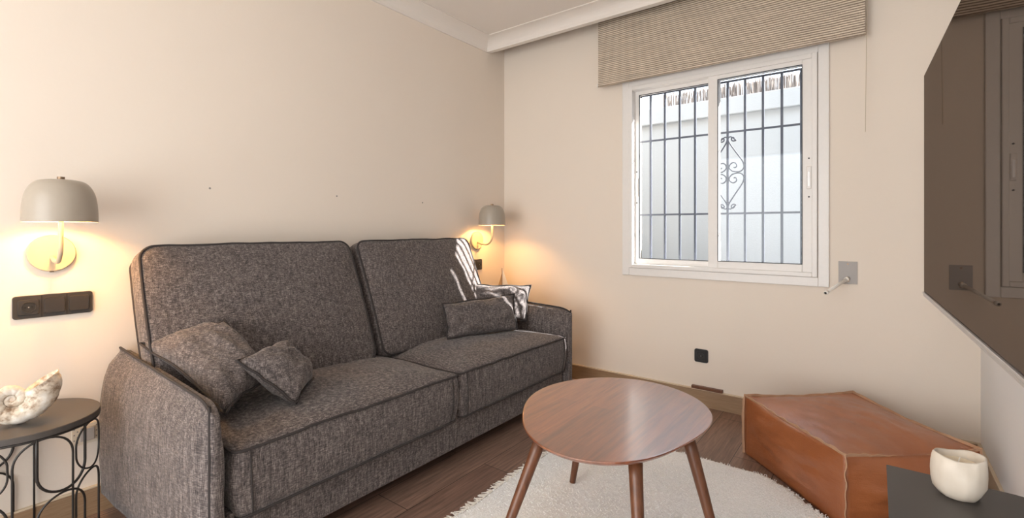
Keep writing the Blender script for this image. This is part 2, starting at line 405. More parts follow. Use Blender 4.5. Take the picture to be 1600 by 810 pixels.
# iron grille
g = thing('window_grille', 'grey iron security grille with scrolls outside the window', 'window grille', (-0.877, 3.36, 0.888))
def L(p): return Vector((p[0] + 0.877, p[1] - 3.36, p[2] - 0.888))
GX = [-1.292 + 0.1040 * i for i in range(10)]
for x in GX:
    box('vertical_bar', M_iron, (x - 0.007 + 0.877, x + 0.007 + 0.877, -0.006, 0.006, -0.003, 2.112 - 0.888), g)
for z in (0.915, 1.247, 1.780, 2.112):
    box('horizontal_bar', M_iron, (OX0 + 0.877, OX1 + 0.877, -0.004, 0.004, z - 0.006 - 0.888, z + 0.006 - 0.888), g)
def spiral(cx, cz, r0, r1, a0, turns, n=26):
    return [(cx + (r0 + (r1 - r0) * i / n) * math.cos(a0 + turns * 2 * PI * i / n), cz + (r0 + (r1 - r0) * i / n) * math.sin(a0 + turns * 2 * PI * i / n)) for i in range(n + 1)]
def scroll(sx, sz):
    # in the upper right quarter: curl at top beside the bar, diagonal out to the next bar, big curl back to the middle
    xb, zt, zm = -0.772, 1.770, 1.513
    P = []
    P += spiral(0.034, 0.238 - 0.020, 0.005, 0.020, 0.4, 1.0, 18)[:-3]     # top curl
    P += [(0.018, 0.232), (0.004, 0.222), (0.012, 0.190), (0.045, 0.135), (0.078, 0.085), (0.093, 0.055), (0.097, 0.030)]
    P += [(0.089, 0.012), (0.072, 0.001), (0.050, -0.003 + 0.004), (0.026, 0.008), (0.010, 0.028), (0.014, 0.050), (0.032, 0.062), (0.050, 0.054), (0.054, 0.038), (0.044, 0.028), (0.036, 0.032)]
    pts = [(xb + sx * u, 3.36, zm + sz * (v + 0.004)) for u, v in P]
    # smooth (Catmull-Rom)
    out = []
    for i in range(len(pts) - 1):
        p0, p1, p2, p3 = [Vector(pts[max(0, min(len(pts) - 1, j))]) for j in (i - 1, i, i + 1, i + 2)]
        for k in range(4):
            t = k / 4
            out.append(0.5 * ((2 * p1) + (p2 - p0) * t + (2 * p0 - 5 * p1 + 4 * p2 - p3) * t * t + (3 * p1 - p0 - 3 * p2 + p3) * t ** 3))
    out.append(Vector(pts[-1]))
    bm = bmesh.new(); tube(bm, [L(p) for p in out], 0.0044, 6)
    obj('scroll', bm, M_iron, g, True)
for sx in (-1, 1):
    for sz in (-1, 1): scroll(sx, sz)
for x, s in ((OX0, 1), (OX1, -1)):
    bm = bmesh.new(); tube(bm, [L((x, 3.34, 2.095)), L((x + s * 0.06, 3.36, 2.112))], 0.004, 6); obj('bracket', bm, M_iron, g)

# ------------------------------------------------------------------ outside
struct(box('ground', M_paving, (-9, 6, 3.42, 12, -0.12, 0)))
struct(box('garden_wall', M_stucco, (-6, 3, 4.70, 4.95, 0, 2.345)))
struct(box('garden_wall_coping', M_stucco, (-6, 3, 4.66, 4.70, 2.185, 2.345), bev=0.008))
struct(box('sun_blocker', M_absorb, (0.30, 0.55, 3.42, 3.895, 0, 3.4)))  # added out of view to cut off part of the sun on the sofa
bm = bmesh.new()
bx(bm, -4.5, OX0, YE + 0.0005, YE + 0.012, 0, 3.4); bx(bm, OX1, 0.3, YE + 0.0005, YE + 0.012, 0, 3.4); bx(bm, OX0, OX1, YE + 0.0005, YE + 0.012, 0, OZ0 - 0.03); bx(bm, OX0, OX1, YE + 0.0005, YE + 0.012, OZ1, 3.4)
struct(obj('bounce_absorber', bm, M_absorb))  # added unseen slab on the outer wall, dark to cut sun bounced at the garden wall
rf = thing('reed_fence', 'brown reed screen standing along the top of the white garden wall', 'fence', (-1.685, 4.80, 2.345))
bm = bmesh.new()
x = 0.0
while x < 3.6:  # two staggered rows of canes
    r = random.uniform(0.003, 0.0055); h = 0.14 + random.uniform(-0.012, 0.02)
    tube(bm, [(x, random.uniform(-0.015, 0.015), 0), (x + random.uniform(-0.006, 0.006), random.uniform(-0.015, 0.015), h)], r, 5)
    x += random.uniform(0.002, 0.0075)
rc = obj('reed_canes', bm, M_reed, rf); rc['kind'] = 'stuff'
box('post', M_reedpost, (-0.02, 0.004, -0.03, -0.005, 0, 0.15), rf)
def plant(x, y, top, lab, seed):
    random.seed(seed)
    p = thing('potted_agave', lab, 'plant', (x, y, 0))
    bm = bmesh.new(); lathe(bm, [(0.0, 0), (0.11, 0), (0.15, 0.28), (0.165, 0.28), (0.165, 0.31), (0.14, 0.31), (0.13, 0.27), (0, 0.27)], 24); obj('pot', bm, M_terra, p, False)
    for k in range(13):
        a = k * 2.4; lean = 0.05 + 0.018 * k; hh = (top - 0.27) * (1 - 0.03 * k)
        bm = bmesh.new(); rings = []
        for i in range(9):
            s = i / 8; wd = 0.026 * (1 - s) ** 0.7 * (0.6 + 1.2 * s) + 0.001; r = lean * s + 0.02 + 0.15 * s * s * (k / 13)
            c = Vector((r * math.cos(a), r * math.sin(a), 0.26 + hh * s)); t = Vector((-math.sin(a), math.cos(a), 0)); q = Vector((math.cos(a), math.sin(a), 0))
            rings.append([c - t * wd, c - q * 0.004 * (1 - s) - q * .0005, c + t * wd, c + q * 0.004 * (1 - s) + q * .0005])
        loft(bm, rings); obj('leaf', bm, M_leaf, p, True)
plant(-1.32, 4.1, 0.905, 'spiky green plant outside at the foot of the left window pane', 3)
plant(-0.76, 4.1, 0.925, 'spiky green plant outside at the foot of the right window pane', 5)
random.seed(11)

# ------------------------------------------------------------------ blind
bl = thing('roller_blind', 'beige woven roller blind pulled up above the window', 'blind', (-0.82, 3.13, 2.80))
bm = bmesh.new(); tube(bm, [(-0.775, 0.02, 0.03), (0.775, 0.02, 0.03)], 0.024, 20); obj('roller', bm, M_blind, bl, True)
bm = bmesh.new()
N = 60; rings = []
for i in range(N + 1):
    xx = -0.772 + 1.549 * i / N; yy = 0.002 * math.sin(i * 0.5) + 0.001 * math.sin(i * 1.3)
    rings.append([Vector((xx, yy - 0.003, -0.615)), Vector((xx, yy, -0.615)), Vector((xx, yy, 0.03)), Vector((xx, yy - 0.003, 0.03))])
loft(bm, rings); obj('fabric', bm, M_blind, bl)
bm = bmesh.new(); bx(bm, -0.775, 0.779, -0.008, 0.006, -0.632, -0.612, 0.003); obj('bottom_rail', bm, M_blind, bl)
bm = bmesh.new(); bx(bm, -0.779, -0.773, -0.009, 0.007, -0.633, -0.611, 0.001); obj('end_cap', bm, M_white, bl)
bm = bmesh.new(); tube(bm, [(0.786, 0.012, 0.05), (0.786, 0.012, -0.3), (0.777, 0.013, -1.14)], 0.0016, 6); obj('pull_cord', bm, M_cream, bl)
bm = bmesh.new(); bx(bm, -0.80, -0.776, -0.02, 0.08, -0.02, 0.12, 0.002); obj('bracket', bm, M_white, bl)
bm = bmesh.new(); bx(bm, 0.777, 0.80, -0.02, 0.08, -0.02, 0.12, 0.002); obj('bracket', bm, M_white, bl)

# ------------------------------------------------------------------ sofa
sofa = thing('sofa', 'dark grey melange fabric two-seater sofa against the left wall', 'sofa', (-2.0, 1.67, 0))
S0 = Vector((-2.0, 1.67, 0))
def smap(bm, f):
    for v in bm.verts: v.co = f(v.co) - S0
# base
bm = bmesh.new(); bx(bm, -2.44 + 2, -1.622 + 2, 0.655 - 1.67, 2.685 - 1.67, 0.078, 0.245, 0.012, 3); obj('base', bm, M_fab, sofa)
bm = bmesh.new(); bx(bm, -2.495 + 2, -2.40 + 2, 0.67 - 1.67, 2.67 - 1.67, 0.078, 0.66, 0.02, 3); obj('back_frame', bm, M_fab, sofa)
for x in (-2.40, -1.75):
    for y in (0.64, 2.70):
        bm = bmesh.new(); bx(bm, x - 0.05 + 2, x + 0.05 + 2, y - 0.035 - 1.67, y + 0.035 - 1.67, 0, 0.08, 0.004); obj('leg', bm, M_under, sofa)
# arms
def arm(mirror):
    def Y(y): return (3.345 - y) if mirror else y
    # section: (y, z) of the left arm, going up the outer side, over the ridge and down the inner side
    bm = bmesh.new(); rings = []; NS = 34
    xb, xf = -2.49, -1.600
    seam = []; outer = []
    for i in range(NS + 1):
        s = i / NS
        x = xb + (xf - xb) * s
        # rounding at the front
        zt = 0.650 - 0.038 * s - 0.020 * max(0, (s - 0.9) / 0.1) ** 2
        bul = 0.068 * (1 - s ** 7) ** 0.6 * (1 - 0.35 * s)
        yo = 0.600
        sec = []
        def P(y, z):
            n_ = 0.004 * fbm((x, y, z), 5.0)
            sec.append(Vector((x, Y(y + n_), z)))
        h = zt - 0.08
        for k in range(13):
            u = k / 12
            # outer flank bulges out, top draws back to the ridge
            prof = (0.90 if u < 0.0 else 1.0) * math.sin(PI * min(1, 0.25 + 0.62 * u)) if u < 0.999 else 0
            prof = (1 - u ** 8) ** 0.8 * (0.80 + 0.20 * math.sin(PI * min(1, 0.1 + 0.8 * u)))
            P(yo - bul * prof - 0.012 * (1 if u > .97 else 0) * 0, 0.08 + h * u * 0.985 if k else 0.08)
        rid = (yo + 0.000, zt + 0.004)
        P(*rid)
        seam.append(Vector((x, Y(rid[0]), rid[1] + 0.002)))
        wi = 0.060 - 0.020 * max(0, (s - 0.92) / 0.08) ** 2
        for k in range(9):
            u = k / 8
            P(yo + 0.016 + (wi - 0.016) * min(1, math.sin(PI / 2 * min(1, u * 2.2))), zt - 0.006 - h * 0.06 * u if k < 2 else zt - 0.006 - (zt - 0.086) * u ** 1.3)
        rings.append(sec)
    # rounded front closing
    last = rings[-1]; cen = sum(last, Vector()) / len(last)
    for q, (k, dx) in enumerate(((0.96, 0.008), (0.85, 0.013), (0.55, 0.016), (0.1, 0.017))):
        rings.append([Vector((xf + dx, cen.y + (p.y - cen.y) * k, cen.z + (p.z - cen.z) * (1 - (1 - k) * 0.12) if q < 3 else cen.z + (p.z - cen.z) * 0.85)) for p in last])
    loft(bm, rings)
    for v in bm.verts: v.co -= S0
    a = obj('armrest', bm, M_fab, sofa, True)
    bm = bmesh.new()
    down = [Vector((xf + 0.002, Y(0.600 - 0.001), 0.612 - 0.53 * k / 16)) for k in range(17)]
    path = [p - S0 for p in seam] + [p - S0 for p in down]
    tube(bm, path, 0.0048, 8); obj('piping', bm, M_fabp, a, True)
arm(False); arm(True)

# seat cushions
def seat(y0, y1):
    hu, hv = (y1 - y0) / 2, 0.365
    out = rrect(hu, hv, 0.028, 34, 5)
    bm = slab(out, 0.108, 0.050, 0.0, 0.012, rings=16, srings=8, pw=0.75)
    cy, cx = (y0 + y1) / 2, -1.963
    def f(p):
        x = cx + p.y; y = cy + p.x; z = 0.337 + p.z
        fr = max(0, (x + 2.3) / 0.7)
        # top bulge fades less at front
        d = fbm((x, y, z), 4.0) * 0.006
        t = max(0, min(1, (z - 0.40) / 0.05))
        z += d * t + 0.003 * fbm((x * 2, y * 6, 1), 3) * t
        x += 0.004 * fbm((x, y, z), 7) * (1 if x > -1.62 else 0)
        # lower edge tucks under
        lo = max(0, (0.26 - z) / 0.04)
        k = max(0, min(1, (0.445 - z) / 0.22))
        x -= 0.004 * lo
        # corners of the front face narrow a little towards the bottom
        y = cy + (y - cy) * (1 - 0.022 * k ** 3 * (1 if x > -1.75 else 0))
        return Vector((x, y, z))
    smap(bm, f)
    c = obj('seat_cushion', bm, M_fab, sofa, True)
    for zz in (0.108, -0.108):
        bm = bmesh.new(); pts = [f(Vector((u * 1.004, v * 1.004, zz))) - S0 for u, v in out]
        tube(bm, pts, 0.0050, 8, closed=True); obj('piping', bm, M_fabp, c, True)
    # vertical seams at the two front corners
    for sx in (-1, 1):
        bm = bmesh.new(); pts = [f(Vector((sx * (hu - 0.045), hv + 0.012 * math.sin(PI * k / 12), 0.108 - 0.216 * k / 12))) - S0 for k in range(13)]
        tube(bm, pts, 0.0025, 6); obj('seam', bm, M_fabp, c, True)
seat(0.672, 1.684); seat(1.692, 2.690)

# back cushions
def backc(y0, y1, seed):
    hu, hv = (y1 - y0) / 2, 0.333
    out = rrect(hu, hv, 0.055, 34, 9)
    half = 0.062
    bm = slab(out, half, 0.040, 0.025, 0.012, rings=26, srings=8, pw=0.7)
    cy = (y0 + y1) / 2
    b0 = Vector((-2.085, cy, 0.462)); t0 = Vector((-2.352, cy, 1.080)); up = (t0 - b0).normalized(); nr = Vector((up.z, 0, -up.x))
    ctr = (b0 + t0) / 2 - nr * half
    def f(p):
        u, v, w_ = p
        # wrinkles fan out from the right hand seam
        wr = 0.0
        if w_ > half * 0.5:
            e = max(0, 1 - abs(u) / hu) ** 0.5
            d = Vector((u * 2.2 + seed, v * 7.0 + u * 3.0 * (1 if seed > 4 else -0.6), seed))
            wr = 0.010 * noise.noise(d) * e + 0.006 * fbm((u + seed, v, 0), 9) * e
            if seed > 4:
                wr += -0.010 * math.exp(-((v - 0.02 + 0.35 * (u + 0.2)) / 0.018) ** 2) * math.exp(-((u + 0.30) / 0.12) ** 2)
                wr += -0.007 * math.exp(-((v - 0.22 - 0.5 * (u + 0.05)) / 0.016) ** 2) * math.exp(-((u - 0.10) / 0.13) ** 2)
            else:
                wr += -0.010 * math.exp(-((v - 0.03 + 0.3 * (u - 0.4)) / 0.016) ** 2) * math.exp(-((u - 0.42) / 0.07) ** 2)
        sag = 0.008 * fbm((u * 1.5, v * 1.5, seed), 2)
        side = 0.010 * math.sin(PI * (v / hv * 0.5 + 0.5)) * (1 if u > 0 else -1) * min(1, abs(u) / hu) ** 3
        side *= -1.0 if seed > 4 else 0.6
        return ctr + Vector((0, 1, 0)) * (u + side) + up * (v + sag * (abs(v) / hv)) + nr * (w_ + wr)
    smap(bm, f)
    c = obj('back_cushion', bm, M_fab, sofa, True)
    for zz in (half, -half):
        bm = bmesh.new(); pts = [f(Vector((u * 1.003, v * 1.003, zz))) - S0 for u, v in out]
        tube(bm, pts, 0.0052, 8, closed=True); obj('piping', bm, M_fabp, c, True)
backc(0.625, 1.578, 3); backc(1.628, 2.560, 8)

# ------------------------------------------------------------------ scatter pillows
def pillow(label, q, th, pinch, seed, bulge_n=1.0, mat=None, flat=0.0):
    q = [Vector(p) for p in q]; ctr = sum(q, Vector()) / 4
    nrm = ((q[1] - q[3]).cross(q[2] - q[0])).normalized()
    root = thing('throw_pillow', label, 'pillow', (ctr.x, ctr.y, min(p.z for p in q)), 0, None)
    root_loc = Vector(root.location)
    def uv(u, v):
        a, b = (u + 1) / 2, (v + 1) / 2
        return q[3] * (1 - a) * (1 - b) + q[2] * a * (1 - b) + q[1] * a * b + q[0] * (1 - a) * b
    n = 22; bm = bmesh.new()
    def pt(i, j, side):
        u, v = -1 + 2 * i / n, -1 + 2 * j / n
        uu = u * (1 - pinch * (1 - v * v)) if False else u * (1 - pinch * (1 - abs(v) ** 2) * abs(u) ** 6)
        vv = v * (1 - pinch * (1 - abs(u) ** 2) * abs(v) ** 6)
        e = max(0.0, (1 - abs(u) ** 3.0)) ** 0.62 * max(0.0, (1 - abs(v) ** 3.0)) ** 0.62
        wr = 0.18 * fbm((u * 1.6 + seed, v * 1.6, side * 3), 1.3) + 0.09 * noise.noise(Vector((u * 5 + v * 2, v * 2.5 + seed, side)))
        wv = 0.018 * noise.noise(Vector((u * 2.2 + seed, v * 2.2, 5)))
        return uv(uu, vv) + nrm * (side * th * e * (1 + wr) * (0.55 if side > 0 else 1.0) + wv)
    grid = {}
    for side in (1, -1):
        for i in range(n + 1):
            for j in range(n + 1):
                edge = i in (0, n) or j in (0, n)
                key = (i, j, 0 if edge else side)
                if key not in grid: grid[key] = bm.verts.new(pt(i, j, side) - root_loc)
    def gv(i, j, s): return grid.get((i, j, 0)) or grid[(i, j, s)]
    for side in (1, -1):
        for i in range(n):
            for j in range(n):
                fs = [gv(i, j, side), gv(i + 1, j, side), gv(i + 1, j + 1, side), gv(i, j + 1, side)]
                bm.faces.new(fs if side > 0 else fs[::-1])
    c = obj('cover', bm, mat or M_fab, root, True)
    # flanged piped edge
    idx = [(i, 0) for i in range(n)] + [(n, j) for j in range(n)] + [(i, n) for i in range(n, 0, -1)] + [(0, j) for j in range(n, 0, -1)]
    bm = bmesh.new(); pts = []
    for i, j in idx:
        p = pt(i, j, 1); d = (p - ctr); d -= nrm * d.dot(nrm); d.normalize(); pts.append(p + d * 0.004 - root_loc)
    tube(bm, pts, 0.0048, 7, closed=True); obj('piping', bm, M_fabp, root, True)
    return root
# corners: top-left, top-right, bottom-right, bottom-left as seen from the front
pillow('large dark grey square pillow slumped against the left armrest of the sofa',
       [(-2.235, 0.600, 0.705), (-2.155, 0.862, 0.765), (-1.905, 0.960, 0.555), (-1.765, 0.712, 0.520)], 0.092, 0.13, 1)
pillow('small dark grey pillow leaning on the large pillow at the left end of the sofa',
       [(-1.850, 0.785, 0.668), (-2.030, 1.010, 0.655), (-1.895, 1.105, 0.515), (-1.722, 0.935, 0.497)], 0.080, 0.08, 2)
pillow('dark grey square pillow behind the oblong one at the right end of the sofa',
       [(-2.235, 2.478, 0.762), (-1.915, 2.742, 0.750), (-1.895, 2.660, 0.520), (-2.120, 2.400, 0.520)], 0.060, 0.08, 3)
pillow('oblong dark grey lumbar pillow in front at the right end of the sofa',
       [(-2.080, 2.045, 0.692), (-1.930, 2.565, 0.708), (-1.840, 2.478, 0.500), (-2.010, 2.020, 0.500)], 0.050, 0.05, 4)

# ------------------------------------------------------------------ coffee table
TP = [(-1.081, 1.495), (-1.138, 1.607), (-1.159, 1.736), (-1.141, 1.879), (-1.082, 1.986), (-1.005, 2.066), (-0.902, 2.112), (-0.788, 2.12), (-0.676, 2.088), (-0.58, 2.03), (-0.52, 1.958), (-0.489, 1.886), (-0.472, 1.779), (-0.477, 1.649), (-0.5, 1.545), (-0.53, 1.458), (-0.565, 1.393), (-0.617, 1.332), (-0.682, 1.287), (-0.754, 1.265), (-0.839, 1.279), (-0.917, 1.316), (-0.993, 1.384)]
TC = Vector((-0.81, 1.70))
ct = thing('coffee_table', 'brown walnut coffee table with egg-shaped top and splayed legs', 'coffee table', (TC.x, TC.y, 0.026))
ang = sorted([(math.atan2(y - TC.y, x - TC.x), math.hypot(x - TC.x, y - TC.y)) for x, y in TP])
def rad(a):
    # periodic Fourier fit keeps the outline smooth
    s = F0
    for k in range(1, 5): s += FA[k] * math.cos(k * a) + FB[k] * math.sin(k * a)
    return s
def interp(a):
    a = (a + PI) % (2 * PI) - PI
    L_ = [(ang[-1][0] - 2 * PI, ang[-1][1])] + ang + [(ang[0][0] + 2 * PI, ang[0][1])]
    for (a0, r0), (a1, r1) in zip(L_, L_[1:]):
        if a0 <= a <= a1: return r0 + (r1 - r0) * (a - a0) / (a1 - a0)
NS = 360; F0 = sum(interp(-PI + 2 * PI * i / NS) for i in range(NS)) / NS; FA = {}; FB = {}
for k in range(1, 5):
    FA[k] = 2 / NS * sum(interp(-PI + 2 * PI * i / NS) * math.cos(k * (-PI + 2 * PI * i / NS)) for i in range(NS))
    FB[k] = 2 / NS * sum(interp(-PI + 2 * PI * i / NS) * math.sin(k * (-PI + 2 * PI * i / NS)) for i in range(NS))
bm = bmesh.new(); rings = []
for d, z in ((0.060, 0.396), (0.030, 0.400), (0.012, 0.408), (0.003, 0.416), (0.0, 0.4205), (0.002, 0.4235), (0.006, 0.424), (0.02, 0.424)):
    rings.append([Vector(((rad(2 * PI * k / 120) - d) * math.cos(2 * PI * k / 120), (rad(2 * PI * k / 120) - d) * math.sin(2 * PI * k / 120), z)) for k in range(120)])
loft(bm, rings); obj('tabletop', bm, M_top, ct)
def tleg(tx, ty, fx, fy):
    bm = bmesh.new(); n = 8
    tube(bm, [Vector((tx + (fx - tx) * k / n - TC.x, ty + (fy - ty) * k / n - TC.y, 0.400 * (1 - k / n))) for k in range(n + 1)], [0.0225 - 0.0095 * k / n for k in range(n + 1)], 16)
    return obj('leg', bm, M_walnut, ct, True)
LEGS = [((-0.930, 1.400), (-1.000, 1.200)), ((-1.020, 1.900), (-1.068, 1.850)), ((-0.600, 1.430), (-0.520, 1.290)), ((-0.525, 1.710), (-0.390, 1.660))]
for (a, b) in LEGS: tleg(a[0], a[1], b[0], b[1])

# ------------------------------------------------------------------ rug
rug = thing('rug', 'white shaggy wool rug with fringed edge under the coffee table', 'rug', (-0.8, 1.4, 0.001))
RX0, RX1, RY0, RY1 = -1.325, 0.0, -0.2, 2.455
bm = bmesh.new(); NX, NY = 150, 260; G = {}
def redge(x, y):
    c = 0.0
    return x + 0.010 * fbm((x, y, 0), 3), y + 0.012 * fbm((x, y, 4), 3)
def corner(x, y):
    # the far right corner of the rug is worn round
    a, b = x - (-0.42), y - (2.455 - (RX1 + 0.42))
    if a > 0 and y > 2.455 - (RX1 + 0.42):
        R = RX1 + 0.42
        dx, dy = a / R, b / R
        m = max(dx, dy); l = math.hypot(dx, dy)
        if l > 0:
            k = 0.93 * m / (dx + dy) * 1.0 * (1 - 0.0) + 0.07 * m / l
            k = m / (abs(dx) ** 1.25 + abs(dy) ** 1.25) ** (1 / 1.25)
            return -0.42 + a * k, 2.455 - R + b * k
    return x, y
for i in range(NX + 1):
    for j in range(NY + 1):
        x0 = RX0 + (RX1 - RX0) * i / NX; y0 = RY0 + (RY1 - RY0) * j / NY
        x, y = corner(x0, y0)
        x, y = redge(x, y)
        e = min(x0 - RX0, RY1 - y0, RX1 - x0, y0 - RY0); t = min(1, e / 0.018)
        z = 0.004 + t * (0.016 + 0.003 * noise.noise(Vector((x0 * 60, y0 * 60, 0))) + 0.0015 * noise.noise(Vector((x0 * 130, y0 * 130, 3))) + 0.003 * fbm((x0, y0, 1), 4))
        G[i, j] = bm.verts.new((x + 0.8, y - 1.4, z))
for i in range(NX):
    for j in range(NY): bm.faces.new((G[i, j], G[i + 1, j], G[i + 1, j + 1], G[i, j + 1]))
be = [e for e in bm.edges if e.is_boundary]
r = bmesh.ops.extrude_edge_only(bm, edges=be)
for v in [q for q in r['geom'] if isinstance(q, bmesh.types.BMVert)]: v.co.z = 0.0
obj('pile', bm, M_rug, rug, True)
bm = bmesh.new()
def strand(x, y, dx, dy):
    l = random.uniform(0.018, 0.050)
    pts = []
    for k in range(4):
        s = k / 3; pts.append((x + 0.8 + dx * l * s + random.uniform(-.004, .004) * s, y - 1.4 + dy * l * s + random.uniform(-.004, .004) * s, 0.011 * (1 - s) + 0.0025))
    tube(bm, pts, [0.0028, 0.0026, 0.0022, 0.0012], 5)
y = 0.2
while y < RY1:
    x, yy = redge(RX0, y); strand(x + 0.006, yy, -1, random.uniform(-0.5, 0.5)); y += random.uniform(0.0035, 0.008)
x = RX0
while x < -0.2:
    cx_, cy_ = corner(x, RY1); xx, yy = redge(cx_, cy_); strand(xx, yy - 0.006, random.uniform(-0.5, 0.5), 0.45); x += random.uniform(0.006, 0.012)
fr = obj('fringe', bm, M_fringe, rug); fr['kind'] = 'stuff'
bm = bmesh.new()
for k in range(12000):
    x0, y0 = random.uniform(RX0 + 0.005, RX1), random.uniform(0.95, RY1 - 0.005)
    x, y = redge(*corner(x0, y0)); a = random.uniform(0, 2 * PI); l = random.uniform(0.003, 0.010); r_ = random.uniform(0.0010, 0.0018)
    tube(bm, [(x + 0.8, y - 1.4, 0.014), (x + 0.8 + l * 0.4 * math.cos(a), y - 1.4 + l * 0.4 * math.sin(a), 0.0225), (x + 0.8 + l * math.cos(a), y - 1.4 + l * math.sin(a), 0.0225)], [r_, r_, r_ * 0.5], 4)
tu = obj('tufts', bm, M_rug, rug); tu['kind'] = 'stuff'

# ------------------------------------------------------------------ leather pouf
pc = [(-0.532, 2.672), (-0.093, 3.062), (0.322, 2.566), (-0.090, 2.198)]
pouf = thing('leather_pouf', 'tan leather square pouf in the corner under the television', 'pouf', (-0.10, 2.62, 0))
PO = Vector((-0.10, 2.62, 0))
def puv(u, v, z):
    a, b = (u + 1) / 2, (v + 1) / 2
    q = [Vector((x, y)) for x, y in pc]
    p = q[0] * (1 - a) * b + q[1] * a * b + q[2] * a * (1 - b) + q[3] * (1 - a) * (1 - b)
    return Vector((p.x, p.y, z))
PH = 0.292
n = 30; bm = bmesh.new(); V = {}
def ppt(u, v, w_):
    # u,v,w in [-1,1] on the cube surface
    z = PH * (w_ + 1) / 2
    pu, pv = u, v
    m = max(abs(u), abs(v))
    if abs(w_) > 0.999:      # top or bottom panel
        e = (1 - u * u) ** 0.75 * (1 - v * v) ** 0.75
        if w_ > 0:
            z += 0.030 * e - 0.022 * (1 - abs(u * v)) * max(abs(u), abs(v)) ** 4 * 0.5
            z += 0.006 * fbm((u, v, 0), 2.0) * e + 0.020 * abs(noise.noise(Vector((u * 4 + v * 2.0, v * 1.2 - u, 2)))) * e + 0.004 * noise.noise(Vector((u * 9 - v * 5, v * 4, 7))) * e
            z -= 0.018 * math.exp(-((v + 1) ** 2 + u * u * 0.2) * 3) * (1 - abs(u))
        else: z += 0.0
    pin = 0.020 * (1 - m ** 8 * 0)
    # sides: bulge out in the middle, sag folds
    if abs(w_) < 0.999:
        k = math.sin(PI * (w_ + 1) / 2) ** 0.7
        lat = (1 - min(1, abs(u * v)) ** 2)
        bul = 0.115 * k * lat
        fold = (0.045 * noise.noise(Vector((u * 2.0 + v * 2.0, u * 1.3, w_ * 3.4 + (u + v) * 1.6))) + 0.018 * noise.noise(Vector((u * 4 + v * 4.0, 3, w_ * 7)))) * k * lat
        if abs(u) > abs(v): pu = u + math.copysign(bul + fold, u) * 0.9 ; pv = v * (1 - 0.02 * k)
        else: pv = v + math.copysign(bul + fold, v) * 0.9; pu = u * (1 - 0.02 * k)
        if abs(u * v) > 0.99: pu, pv = u * (1 + 0.01 * k), v * (1 + 0.01 * k)
    # top seams pull in along the middle of each edge
    s = 1 - 0.030 * (1 - min(1, abs(u * v) / max(m, 1e-6) ** 1) ** 2) * abs(w_) ** 4
    if abs(w_) > 0.999: s = 1 - 0.030 * (1 - (min(abs(u), abs(v)) / max(m, 1e-6)) ** 2)
    return puv(pu * s, pv * s, max(z, 0.002))
def gk(a): return round(a, 5)
def vert(u, v, w_):
    k = (gk(u), gk(v), gk(w_))
    if k not in V: V[k] = bm.verts.new(ppt(u, v, w_) - PO)
    return V[k]
ax = [-1 + 2 * i / n for i in range(n + 1)]
for i in range(n):
    for j in range(n):
        a0, a1, b0, b1 = ax[i], ax[i + 1], ax[j], ax[j + 1]
        for w_ in (-1, 1): bm.faces.new([vert(a0, b0, w_), vert(a1, b0, w_), vert(a1, b1, w_), vert(a0, b1, w_)])
        for s in (-1, 1):
            bm.faces.new([vert(s, a0, b0), vert(s, a1, b0), vert(s, a1, b1), vert(s, a0, b1)])
            bm.faces.new([vert(a0, s, b0), vert(a1, s, b0), vert(a1, s, b1), vert(a0, s, b1)])
obj('cover', bm, M_leather, pouf, True)
def lip(path, outward, h=0.012):
    bm = bmesh.new(); rings = []; N_ = len(path)
    for i, p in enumerate(path):
        d = (outward(p)).normalized(); t = (path[min(i + 1, N_ - 1)] - path[max(i - 1, 0)]).normalized(); c = d.cross(t).normalized()
        wob = c * 0.003 * math.sin(i * 0.9) + c * 0.004 * noise.noise(p * 30)
        hh = h * (1 + 0.30 * noise.noise(p * 22))
        rings.append([p - c * 0.0016 - d * 0.004, p + wob + d * hh - c * 0.0016, p + wob + d * hh + c * 0.0016, p + c * 0.0016 - d * 0.004])
    loft(bm, rings); return bm
ctrP = Vector((-0.10, 2.62, 0.15)) - PO
def outw(p): d = (p - ctrP); d.z = d.z * 6.0 if d.z > 0.12 else d.z; return d
edges = []
for s in (-1, 1):
    edges.append([ppt(a, s, 1) - PO for a in [-1 + 2 * i / 60 for i in range(61)]])
    edges.append([ppt(s, a, 1) - PO for a in [-1 + 2 * i / 60 for i in range(61)]])
for su in (-1, 1):
    for sv in (-1, 1): edges.append([ppt(su, sv, a * 0.998) - PO for a in [-1 + 2 * i / 30 for i in range(31)]])
for e in edges: obj('seam', lip(e, outw, 0.011), M_seam, pouf)

# ------------------------------------------------------------------ round side table
T = Vector((-2.318, 0.297, 0))
st = thing('round_side_table', 'round black metal side table with looped wire frame beside the sofa', 'side table', (T.x, T.y, 0))
bm = bmesh.new(); lathe(bm, [(0, 0.478), (0.194, 0.478), (0.199, 0.480), (0.199, 0.498), (0.197, 0.5), (0, 0.5)], 96); obj('tabletop', bm, M_blacktop, st)
RW = 0.194
def cyl(a, z): return Vector((RW * math.cos(a), RW * math.sin(a), z))
def loop(a0, a1, z0, z1):
    ac, hw = math.radians((a0 + a1) / 2), math.radians((a1 - a0) / 2)
    hh = (z1 - z0) / 2; zc = (z0 + z1) / 2; rz = min(hh, hw * RW); pts = []
    for k in range(40):
        t = 2 * PI * k / 40; c, q = math.cos(t), math.sin(t)
        pts.append(cyl(ac + hw * c, zc + rz * q + (hh - rz) * (1 if q > 0 else -1)))
    bm = bmesh.new(); tube(bm, pts, 0.0030, 6, closed=True); obj('loop', bm, M_black, st, True)
